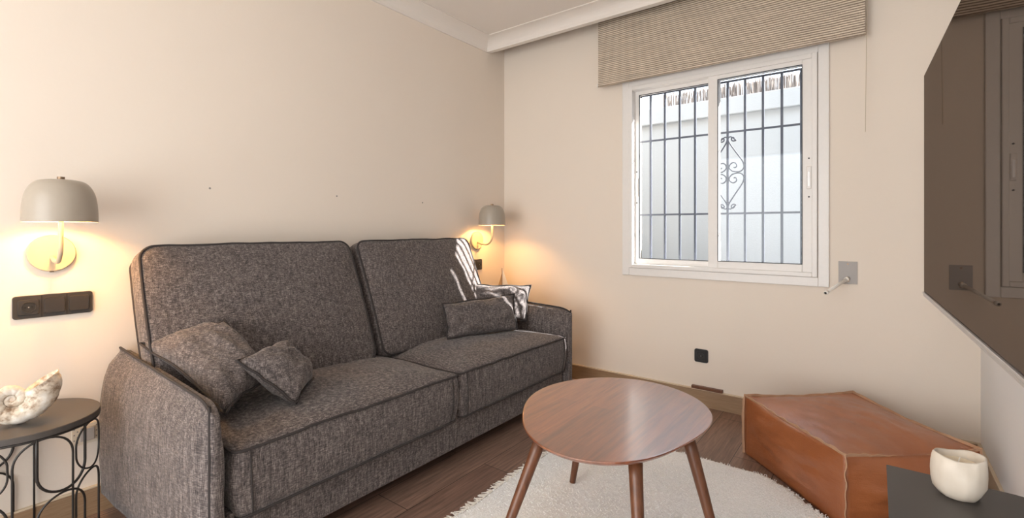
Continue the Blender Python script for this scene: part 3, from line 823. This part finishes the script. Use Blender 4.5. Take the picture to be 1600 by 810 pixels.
def arch(a0, a1, zend, zcrown, r=0.0034):
    ac, hw = math.radians((a0 + a1) / 2), math.radians((a1 - a0) / 2)
    rz = min(hw * RW, abs(zcrown - zend)); sg = 1 if zcrown > zend else -1; zb = zcrown - sg * rz
    pts = [cyl(ac + hw, zend), cyl(ac + hw, (zend + zb) / 2)]
    pts += [cyl(ac + hw * math.cos(PI * k / 18), zb + sg * rz * math.sin(PI * k / 18)) for k in range(19)]
    pts += [cyl(ac - hw, (zend + zb) / 2), cyl(ac - hw, zend)]
    bm = bmesh.new(); tube(bm, pts, r, 8); obj('arch', bm, M_black, st, True)
for k in (0, 2, 3):
    b_ = 90 * k
    arch(b_ - 15, b_ + 29, 0.004, 0.474)
    arch(b_ + 1, b_ + 42, 0.479, 0.286, 0.0042)
    arch(b_ + 1, b_ + 42, 0.004, 0.279)
    loop(b_ + 32, b_ + 72, 0.312, 0.474)
    arch(b_ + 32, b_ + 72, 0.004, 0.306)
for z in (0.004, 0.4745):
    bm = bmesh.new(); tube(bm, [cyl(2 * PI * k / 64, z) for k in range(64)], 0.004, 8, closed=True); obj('ring', bm, M_black, st, True)

# ------------------------------------------------------------------ carved shell
SH = thing('shell_ornament', 'whitewashed carved nautilus shell ornament on the round side table', 'ornament', (-2.27, 0.262, 0.5), math.radians(80))
bm = bmesh.new(); rings = []
TURN = 2.15; NR = 190; NP = 22
a_end = math.radians(34)
for i in range(NR + 1):
    s = i / NR; th = a_end - TURN * 2 * PI * (1 - s)
    R_ = 0.122 * math.exp(-0.184 * 2 * PI * TURN * (1 - s))
    flare = 1 + 0.10 * max(0, (s - 0.9) / 0.1)
    rt = R_ * 0.345 * flare; cr = R_ * 0.655
    rib = 1 + 0.10 * (abs(math.sin(th * 6.0)) ** 0.5 - 0.8) + 0.010 * math.sin(th * 43)
    cx_, cz_ = cr * math.cos(th), cr * math.sin(th)
    ring = []
    for k in range(NP):
        f = 2 * PI * k / NP; rr = rt * rib
        q = cr + rr * math.cos(f) * 1.02
        yy = rr * 1.0 * math.sin(f)
        if s > 0.86 and math.cos(f) > 0: q += 0.010 * ((s - 0.86) / 0.14) ** 2 * math.cos(f) ** 2
        ring.append(Vector((q * math.cos(th), yy, q * math.sin(th))))
    rings.append(ring)
R__ = loft(bm, rings, cap=False)
bm.faces.new(R__[0][::-1])
# opening: a shallow bowl inside the lip
last = rings[-1]; cen = sum(last, Vector()) / NP
tdir = Vector((-math.sin(a_end), 0, math.cos(a_end)))
prev = R__[-1]
for k_, dpt in ((0.90, 0.000), (0.82, -0.012), (0.55, -0.035), (0.2, -0.045)):
    cur = [bm.verts.new(cen + (p - cen) * k_ + tdir * dpt) for p in last]
    for k in range(NP): bm.faces.new((prev[k], prev[(k + 1) % NP], cur[(k + 1) % NP], cur[k]))
    prev = cur
bm.faces.new(prev)
zmin = min(v.co.z for v in bm.verts)
rot = Matrix.Rotation(math.radians(0), 4, 'Y')
for v in bm.verts: v.co.z -= zmin - 0.001
obj('shell', bm, M_shell, SH, True)

# ------------------------------------------------------------------ wall lamps
def wall_lamp(y, label):
    t = thing('wall_lamp', label, 'wall lamp', (XL, y, 1.055), 0, 'domed wall lamps over the sofa ends')
    bm = bmesh.new(); lathe(bm, [(0, 0), (0.066, 0), (0.070, 0.004), (0.070, 0.012), (0.067, 0.018), (0, 0.018)], 64)
    bmesh.ops.rotate(bm, verts=bm.verts[:], matrix=Matrix.Rotation(PI / 2, 3, 'Y')); obj('wall_plate', bm, M_cream, t)
    D = 0.165
    pts = [Vector((0.012, 0, -0.015)), Vector((0.06, 0, -0.028)), Vector((0.10, 0, -0.030))]
    for k in range(1, 9):
        a = PI / 2 * k / 8; pts.append(Vector((0.10 + (D - 0.10) * math.sin(a), 0, -0.030 + 0.065 * (1 - math.cos(a)))))
    pts += [Vector((D, 0, 0.09)), Vector((D, 0, 0.15))]
    bm = bmesh.new(); tube(bm, pts, 0.0075, 14); obj('arm', bm, M_cream, t, True)
    z0 = 0.118
    prof = [(0.104, 0), (0.1035, 0.03), (0.101, 0.065), (0.095, 0.100), (0.083, 0.128), (0.067, 0.145), (0.045, 0.152), (0.02, 0.1535), (0, 0.154)]
    # smooth the profile
    def cr(pf):
        o = []
        for i in range(len(pf) - 1):
            p0, p1, p2, p3 = [pf[max(0, min(len(pf) - 1, j))] for j in (i - 1, i, i + 1, i + 2)]
            for k in range(4):
                q = k / 4
                o.append(tuple(0.5 * (2 * p1[c] + (p2[c] - p0[c]) * q + (2 * p0[c] - 5 * p1[c] + 4 * p2[c] - p3[c]) * q * q + (3 * p1[c] - p0[c] - 3 * p2[c] + p3[c]) * q ** 3) for c in (0, 1)))
        return o + [(0.0, pf[-1][1])]
    P = cr(prof)
    bm = bmesh.new(); lathe(bm, P, 64, (D, 0, z0)); 
    # drop the bottom cap: it is an open dome
    for f in [f for f in bm.faces if len(f.verts) > 10]: bm.faces.remove(f)
    sh = obj('lamp_shade', bm, M_shade, t, True)
    bm = bmesh.new(); inn = [(max(0, r - 0.0022), max(0, z - 0.0022)) for r, z in P]; inn[-1] = (0, inn[-1][1])
    lathe(bm, inn, 64, (D, 0, z0))
    for f in [f for f in bm.faces if len(f.verts) > 10]: bm.faces.remove(f)
    obj('shade_lining', bm, M_shadein, sh, True)
    bm = bmesh.new(); bmesh.ops.create_cone(bm, cap_ends=True, segments=20, radius1=0.011, radius2=0.011, depth=0.012, matrix=Matrix.Translation((D, 0, z0 + 0.158))); obj('finial', bm, M_brass, t)
    bm = bmesh.new(); bmesh.ops.create_cone(bm, cap_ends=True, segments=20, radius1=0.014, radius2=0.014, depth=0.04, matrix=Matrix.Translation((D, 0, z0 + 0.045))); obj('bulb_holder', bm, M_cream, t)
    bm = bmesh.new(); bmesh.ops.create_uvsphere(bm, u_segments=20, v_segments=12, radius=0.024, matrix=Matrix.Translation((D, 0, z0 + 0.090))); obj('bulb', bm, M_bulb, t, True)
    ld = bpy.data.lights.new('lamp_light', 'POINT'); ld.energy = LAMP_POWER; ld.color = (1.0, 0.52, 0.16); ld.shadow_soft_size = 0.026
    lo = bpy.data.objects.new('lamp_light', ld); COL.objects.link(lo); lo.location = (XL + D, y, 1.055 + z0 + 0.060)
    # a small slot screw under the plate
    box('plate_screw', M_brass, (0.004, 0.014, -0.006, 0.006, -0.0725, -0.069), t)
wall_lamp(0.396, 'beige domed wall lamp glowing above the triple socket, at the left end of the sofa')
wall_lamp(2.850, 'beige domed wall lamp glowing near the corner, at the right end of the sofa')

# ------------------------------------------------------------------ sockets and switches
def rplate(hw, hh, r, d, face='X', seg=8):
    bm = bmesh.new(); o = rrect(hw, hh, r, 2, seg)
    def P(u, v, w_): return Vector((w_, u, v)) if face == 'X' else Vector((u, -w_, v))
    rings = [[P(u, v, 0) for u, v in o], [P(u, v, d * 0.7) for u, v in o], [P(u * (hw - 0.0015) / hw, v * (hh - 0.0015) / hh, d) for u, v in o]]
    loft(bm, rings); return bm
def shifted(bm, d):
    for v in bm.verts: v.co += Vector(d)
    return bm
def outlet(parent, at, face, shape='round'):
    at = Vector(at); w_ = Vector((1, 0, 0)) if face == 'X' else Vector((0, -1, 0))
    R_ = Matrix.Rotation(PI / 2, 4, 'Y') if face == 'X' else Matrix.Rotation(PI / 2, 4, 'X')
    ins = obj('insert', shifted(rplate(0.0285, 0.0285, 0.006, 0.012, face), at), M_socket if face == 'X' else M_socketblk, parent)
    bm = bmesh.new()
    bmesh.ops.create_cone(bm, cap_ends=True, segments=36, radius1=0.0195, radius2=0.0195, depth=0.002, matrix=Matrix.Translation(at + w_ * 0.0125) @ R_)
    rc = obj('recess', bm, M_socketin, ins)
    bm = bmesh.new(); side = Vector((0, 1, 0)) if face == 'X' else Vector((1, 0, 0))
    tube(bm, [at + w_ * 0.0138 + side * 0.0195 * math.cos(2 * PI * k / 40) + Vector((0, 0, 0.0195 * math.sin(2 * PI * k / 40))) for k in range(40)], 0.0011, 6, closed=True); obj('rim', bm, M_socket if face == 'X' else M_socketblk, rc, True)
    for s in (-1, 1):
        bm = bmesh.new(); bmesh.ops.create_cone(bm, cap_ends=True, segments=14, radius1=0.0026, radius2=0.0026, depth=0.002, matrix=Matrix.Translation(at + w_ * 0.0138 + side * 0.0095 * s) @ R_); obj('pin_hole', bm, M_under, rc)
    bm = bmesh.new(); bmesh.ops.create_cone(bm, cap_ends=True, segments=14, radius1=0.002, radius2=0.002, depth=0.002, matrix=Matrix.Translation(at + w_ * 0.0138) @ R_); obj('centre_screw', bm, M_steel, rc)
def rocker(parent, at): obj('rocker', shifted(rplate(0.0300, 0.0290, 0.005, 0.0145), Vector(at)), M_socket, parent)
tp = thing('switch_plate', 'dark triple plate of one socket and two switches under the left wall lamp', 'socket', (XL, 0.404, 0.856))
obj('plate', rplate(0.1130, 0.0425, 0.010, 0.009), M_socket, tp)
outlet(tp, (0, -0.071, 0), 'X'); rocker(tp, (0, 0.0, 0)); rocker(tp, (0, 0.071, 0))
for s in (-1, 1):
    bm = bmesh.new(); bx(bm, 0.007, 0.0095, s * 0.0355 - 0.0012, s * 0.0355 + 0.0012, -0.0400, 0.0400); obj('divider', bm, M_under, tp)
tp = thing('switch_plate', 'dark socket plate beside the right back cushion, under the right wall lamp', 'socket', (XL, 2.838, 0.862))
obj('plate', rplate(0.078, 0.0425, 0.010, 0.009), M_socket, tp); rocker(tp, (0, -0.036, 0)); outlet(tp, (0, 0.036, 0), 'X')
tp = thing('wall_socket', 'black square socket low on the wall under the window', 'socket', (-0.898, YB, 0.325))
obj('plate', rplate(0.0425, 0.0425, 0.012, 0.010, 'Y'), M_socketblk, tp); outlet(tp, (0, 0, 0), 'Y')
# uncovered cable box behind the side table
tp = thing('junction_box', 'uncovered off-white socket box low on the wall behind the side table', 'socket box', (XL, 0.500, 0.328))
bm = rplate(0.046, 0.040, 0.008, 0.006); pl = obj('plate', bm, M_box, tp)
bm = bmesh.new(); bx(bm, 0.004, 0.016, -0.022, 0.022, -0.026, 0.026, 0.003); obj('mechanism', bm, M_steel, tp)
for s in (-1, 1):
    for k in range(6):
        bm = bmesh.new(); bmesh.ops.create_cone(bm, cap_ends=True, segments=8, radius1=0.0026, radius2=0.0026, depth=0.002, matrix=Matrix.Translation((0.0065, s * 0.034 + 0.005 * (-1) ** k, -0.028 + 0.011 * k)) @ Matrix.Rotation(PI / 2, 4, 'Y'))
        obj('fixing_hole', bm, M_hole, tp)

# three wall plugs
for y, z, nm in ((0.946, 1.340, 'small grey wall plug above the left back cushion, leftmost of three'), (1.619, 1.339, 'small grey wall plug above the gap between the back cushions, middle of three'), (2.288, 1.329, 'small grey wall plug above the right back cushion, rightmost of three')):
    bm = bmesh.new(); lathe(bm, [(0.0045, 0), (0.0050, 0.002), (0.0035, 0.003), (0.0022, 0.0012), (0, 0.001)], 16)
    bmesh.ops.rotate(bm, verts=bm.verts[:], matrix=Matrix.Rotation(PI / 2, 3, 'Y'))
    o = obj('wall_plug', bm, M_hole); o.location = (XL - 0.0005, y, z); tag(o, nm, 'wall plug')

# ------------------------------------------------------------------ steel plate with white rod
rp = thing('wall_bracket', 'square grey steel wall plate with white rod beside the window', 'wall bracket', (-0.121, YB, 0.906))
bm = bmesh.new(); bx(bm, -0.043, 0.043, -0.004, 0, -0.062, 0.062, 0.001); obj('plate', bm, M_steel, rp)
R0 = Vector((0.002, 0.0, -0.030)); R1 = Vector((-0.088, -0.215, -0.096))
bm = bmesh.new(); tube(bm, [R0, R0 + (R1 - R0) * 0.93], 0.0085, 18); tube(bm, [R0 + (R1 - R0) * 0.93, R1], 0.0105, 18); tube(bm, [R0 + (R1 - R0) * 0.02, R0 + (R1 - R0) * 0.12], 0.012, 18); obj('rod', bm, M_rod, rp, True)
bm = bmesh.new(); tube(bm, [R1 - (R1 - R0) * 0.01, R1 + (R1 - R0) * 0.003], 0.006, 14); obj('rod_tip', bm, M_under, rp)
for x_, z_ in ((0.0, 0.048), (0.002, -0.046)):
    bm = bmesh.new(); bmesh.ops.create_cone(bm, cap_ends=True, segments=14, radius1=0.0045, radius2=0.0045, depth=0.003, matrix=Matrix.Translation((x_, -0.005, z_)) @ Matrix.Rotation(PI / 2, 4, 'X')); obj('screw', bm, M_brass, rp)

# ------------------------------------------------------------------ television
tv = thing('television', 'large black flat television on the right wall', 'television', (0.140, 2.289, 0.905), math.radians(2.0))
bm = bmesh.new(); bx(bm, 0.0008, 0.030, -1.45, 0, 0.0, 0.800, 0.002); bx(bm, 0.03, 0.055, -1.2, -0.25, 0.05, 0.55, 0.008); obj('casing', bm, M_black, tv)
box('screen', M_screen, (0.0, 0.001, -1.448, -0.002, 0.016, 0.798), tv)
bm = bmesh.new(); bx(bm, -0.002, 0.012, -1.45, 0, 0.0, 0.0065, 0.001); bx(bm, -0.004, 0.012, -1.45, 0, 0.0085, 0.0155, 0.001); obj('bottom_trim', bm, M_silver, tv)
bm = bmesh.new(); bx(bm, 0.05, 0.235, -0.80, -0.74, 0.35, 0.42, 0.004); bx(bm, 0.222, 0.232, -0.95, -0.60, 0.25, 0.52, 0.002); obj('mount', bm, M_black, tv)

# ------------------------------------------------------------------ near side table and candle
bt = thing('metal_side_table', 'dark grey metal side table holding the candle, lower right', 'side table', (0.16, 1.36, 0))
def rr2(x0, x1, y0, y1, rs, k=10):
    cs = [(x1, y1, rs[0], 0), (x0, y1, rs[1], PI / 2), (x0, y0, rs[2], PI), (x1, y0, rs[3], 1.5 * PI)]; pts = []
    for (cx, cy, r, a0), (sx, sy) in zip(cs, ((-1, -1), (1, -1), (1, 1), (-1, 1))):
        for i in range(k + 1):
            a = a0 + PI / 2 * i / k; pts.append((cx + sx * r + r * math.cos(a), cy + sy * r + r * math.sin(a)))
    return pts
o = rr2(-0.138, 0.145, -0.26, 0.185, (0.060, 0.004, 0.004, 0.06))
bm = bmesh.new(); loft(bm, [[Vector((x, y, z)) for x, y in o] for z in (0.545, 0.5495)]); obj('tabletop', bm, M_blacktop, bt)
for x_, y_ in ((-0.12, 0.165), (-0.12, -0.24), (0.11, 0.145), (0.11, -0.22)):
    bm = bmesh.new(); bx(bm, x_ - 0.009, x_ + 0.009, y_ - 0.009, y_ + 0.009, 0, 0.545, 0.001); obj('leg', bm, M_black, bt)
cn = thing('candle', 'white lumpy ceramic candle jar on the dark metal side table', 'candle', (0.148, 1.462, 0.5497))
def lump(p):
    a = math.atan2(p.y, p.x); r = math.hypot(p.x, p.y)
    if r < 1e-6: return p
    k = 1 + 0.13 * noise.noise(Vector((math.cos(a) * 1.3, math.sin(a) * 1.3, p.z * 22 + 2))) + 0.045 * noise.noise(Vector((math.cos(a) * 3, math.sin(a) * 3, p.z * 45)))
    return Vector((p.x * k, p.y * k, p.z + (0.0035 * math.sin(a * 2 + 1) + 0.0025 * math.sin(a + 2)) * min(1, p.z / 0.08)))
bm = bmesh.new(); lathe(bm, [(0, 0), (0.026, 0), (0.034, 0.003), (0.041, 0.014), (0.0465, 0.032), (0.049, 0.052), (0.0485, 0.070), (0.0455, 0.083), (0.0435, 0.090), (0.0415, 0.0925), (0.039, 0.091), (0.039, 0.075), (0.039, 0.05), (0, 0.05)], 72, mod=lump); obj('jar', bm, M_ceram, cn, True)
bm = bmesh.new(); lathe(bm, [(0, 0.05), (0.0375, 0.05), (0.0375, 0.0735), (0.034, 0.0730), (0, 0.073)], 48); obj('wax', bm, M_wax, cn)
bm = bmesh.new(); tube(bm, [(0, 0, 0.072), (0.001, 0, 0.08), (0.003, 0.001, 0.086)], 0.0013, 8); obj('wick', bm, M_rod, cn)

# ------------------------------------------------------------------ corner table behind the sofa arm, with its ornament
kt = thing('corner_table', 'low side table hidden in the corner between sofa and window wall', 'side table', (-2.36, 3.02, 0))
bm = bmesh.new(); lathe(bm, [(0, 0.60), (0.13, 0.60), (0.13, 0.615), (0, 0.615)], 48); obj('tabletop', bm, M_blacktop, kt)
for k in range(3):
    a = 0.5 + 2 * PI * k / 3
    bm = bmesh.new(); tube(bm, [(0.11 * math.cos(a), 0.11 * math.sin(a), 0.0), (0.09 * math.cos(a), 0.09 * math.sin(a), 0.60)], 0.007, 8); obj('leg', bm, M_black, kt)
sb = thing('sail_boat_ornament', 'small brown and white sail-shaped ornament in the corner behind the sofa', 'ornament', (-2.40, 3.035, 0.615), math.radians(37))
def prism(bm, tri, t):
    a = [bm.verts.new((x, -t, z)) for x, z in tri]; b = [bm.verts.new((x, t, z)) for x, z in tri]
    bm.faces.new(a); bm.faces.new(b[::-1])
    for k in range(len(tri)): bm.faces.new((a[k], b[k], b[(k + 1) % len(tri)], a[(k + 1) % len(tri)]))
    return bm
obj('hull', prism(bmesh.new(), [(-0.05, 0.0), (0.05, 0.0), (0.075, 0.03), (-0.075, 0.03)], 0.018), M_walnut, sb)
obj('white_sail', prism(bmesh.new(), [(0.0, 0.035), (0.062, 0.035), (0.0, 0.212)], 0.004), M_rod, sb)
obj('brown_sail', prism(bmesh.new(), [(-0.005, 0.035), (-0.045, 0.035), (-0.005, 0.170)], 0.004), M_reedpost, sb)
bm = bmesh.new(); tube(bm, [(-0.0025, 0, 0.025), (-0.0025, 0, 0.213)], 0.0025, 8); obj('mast', bm, M_walnut, sb)
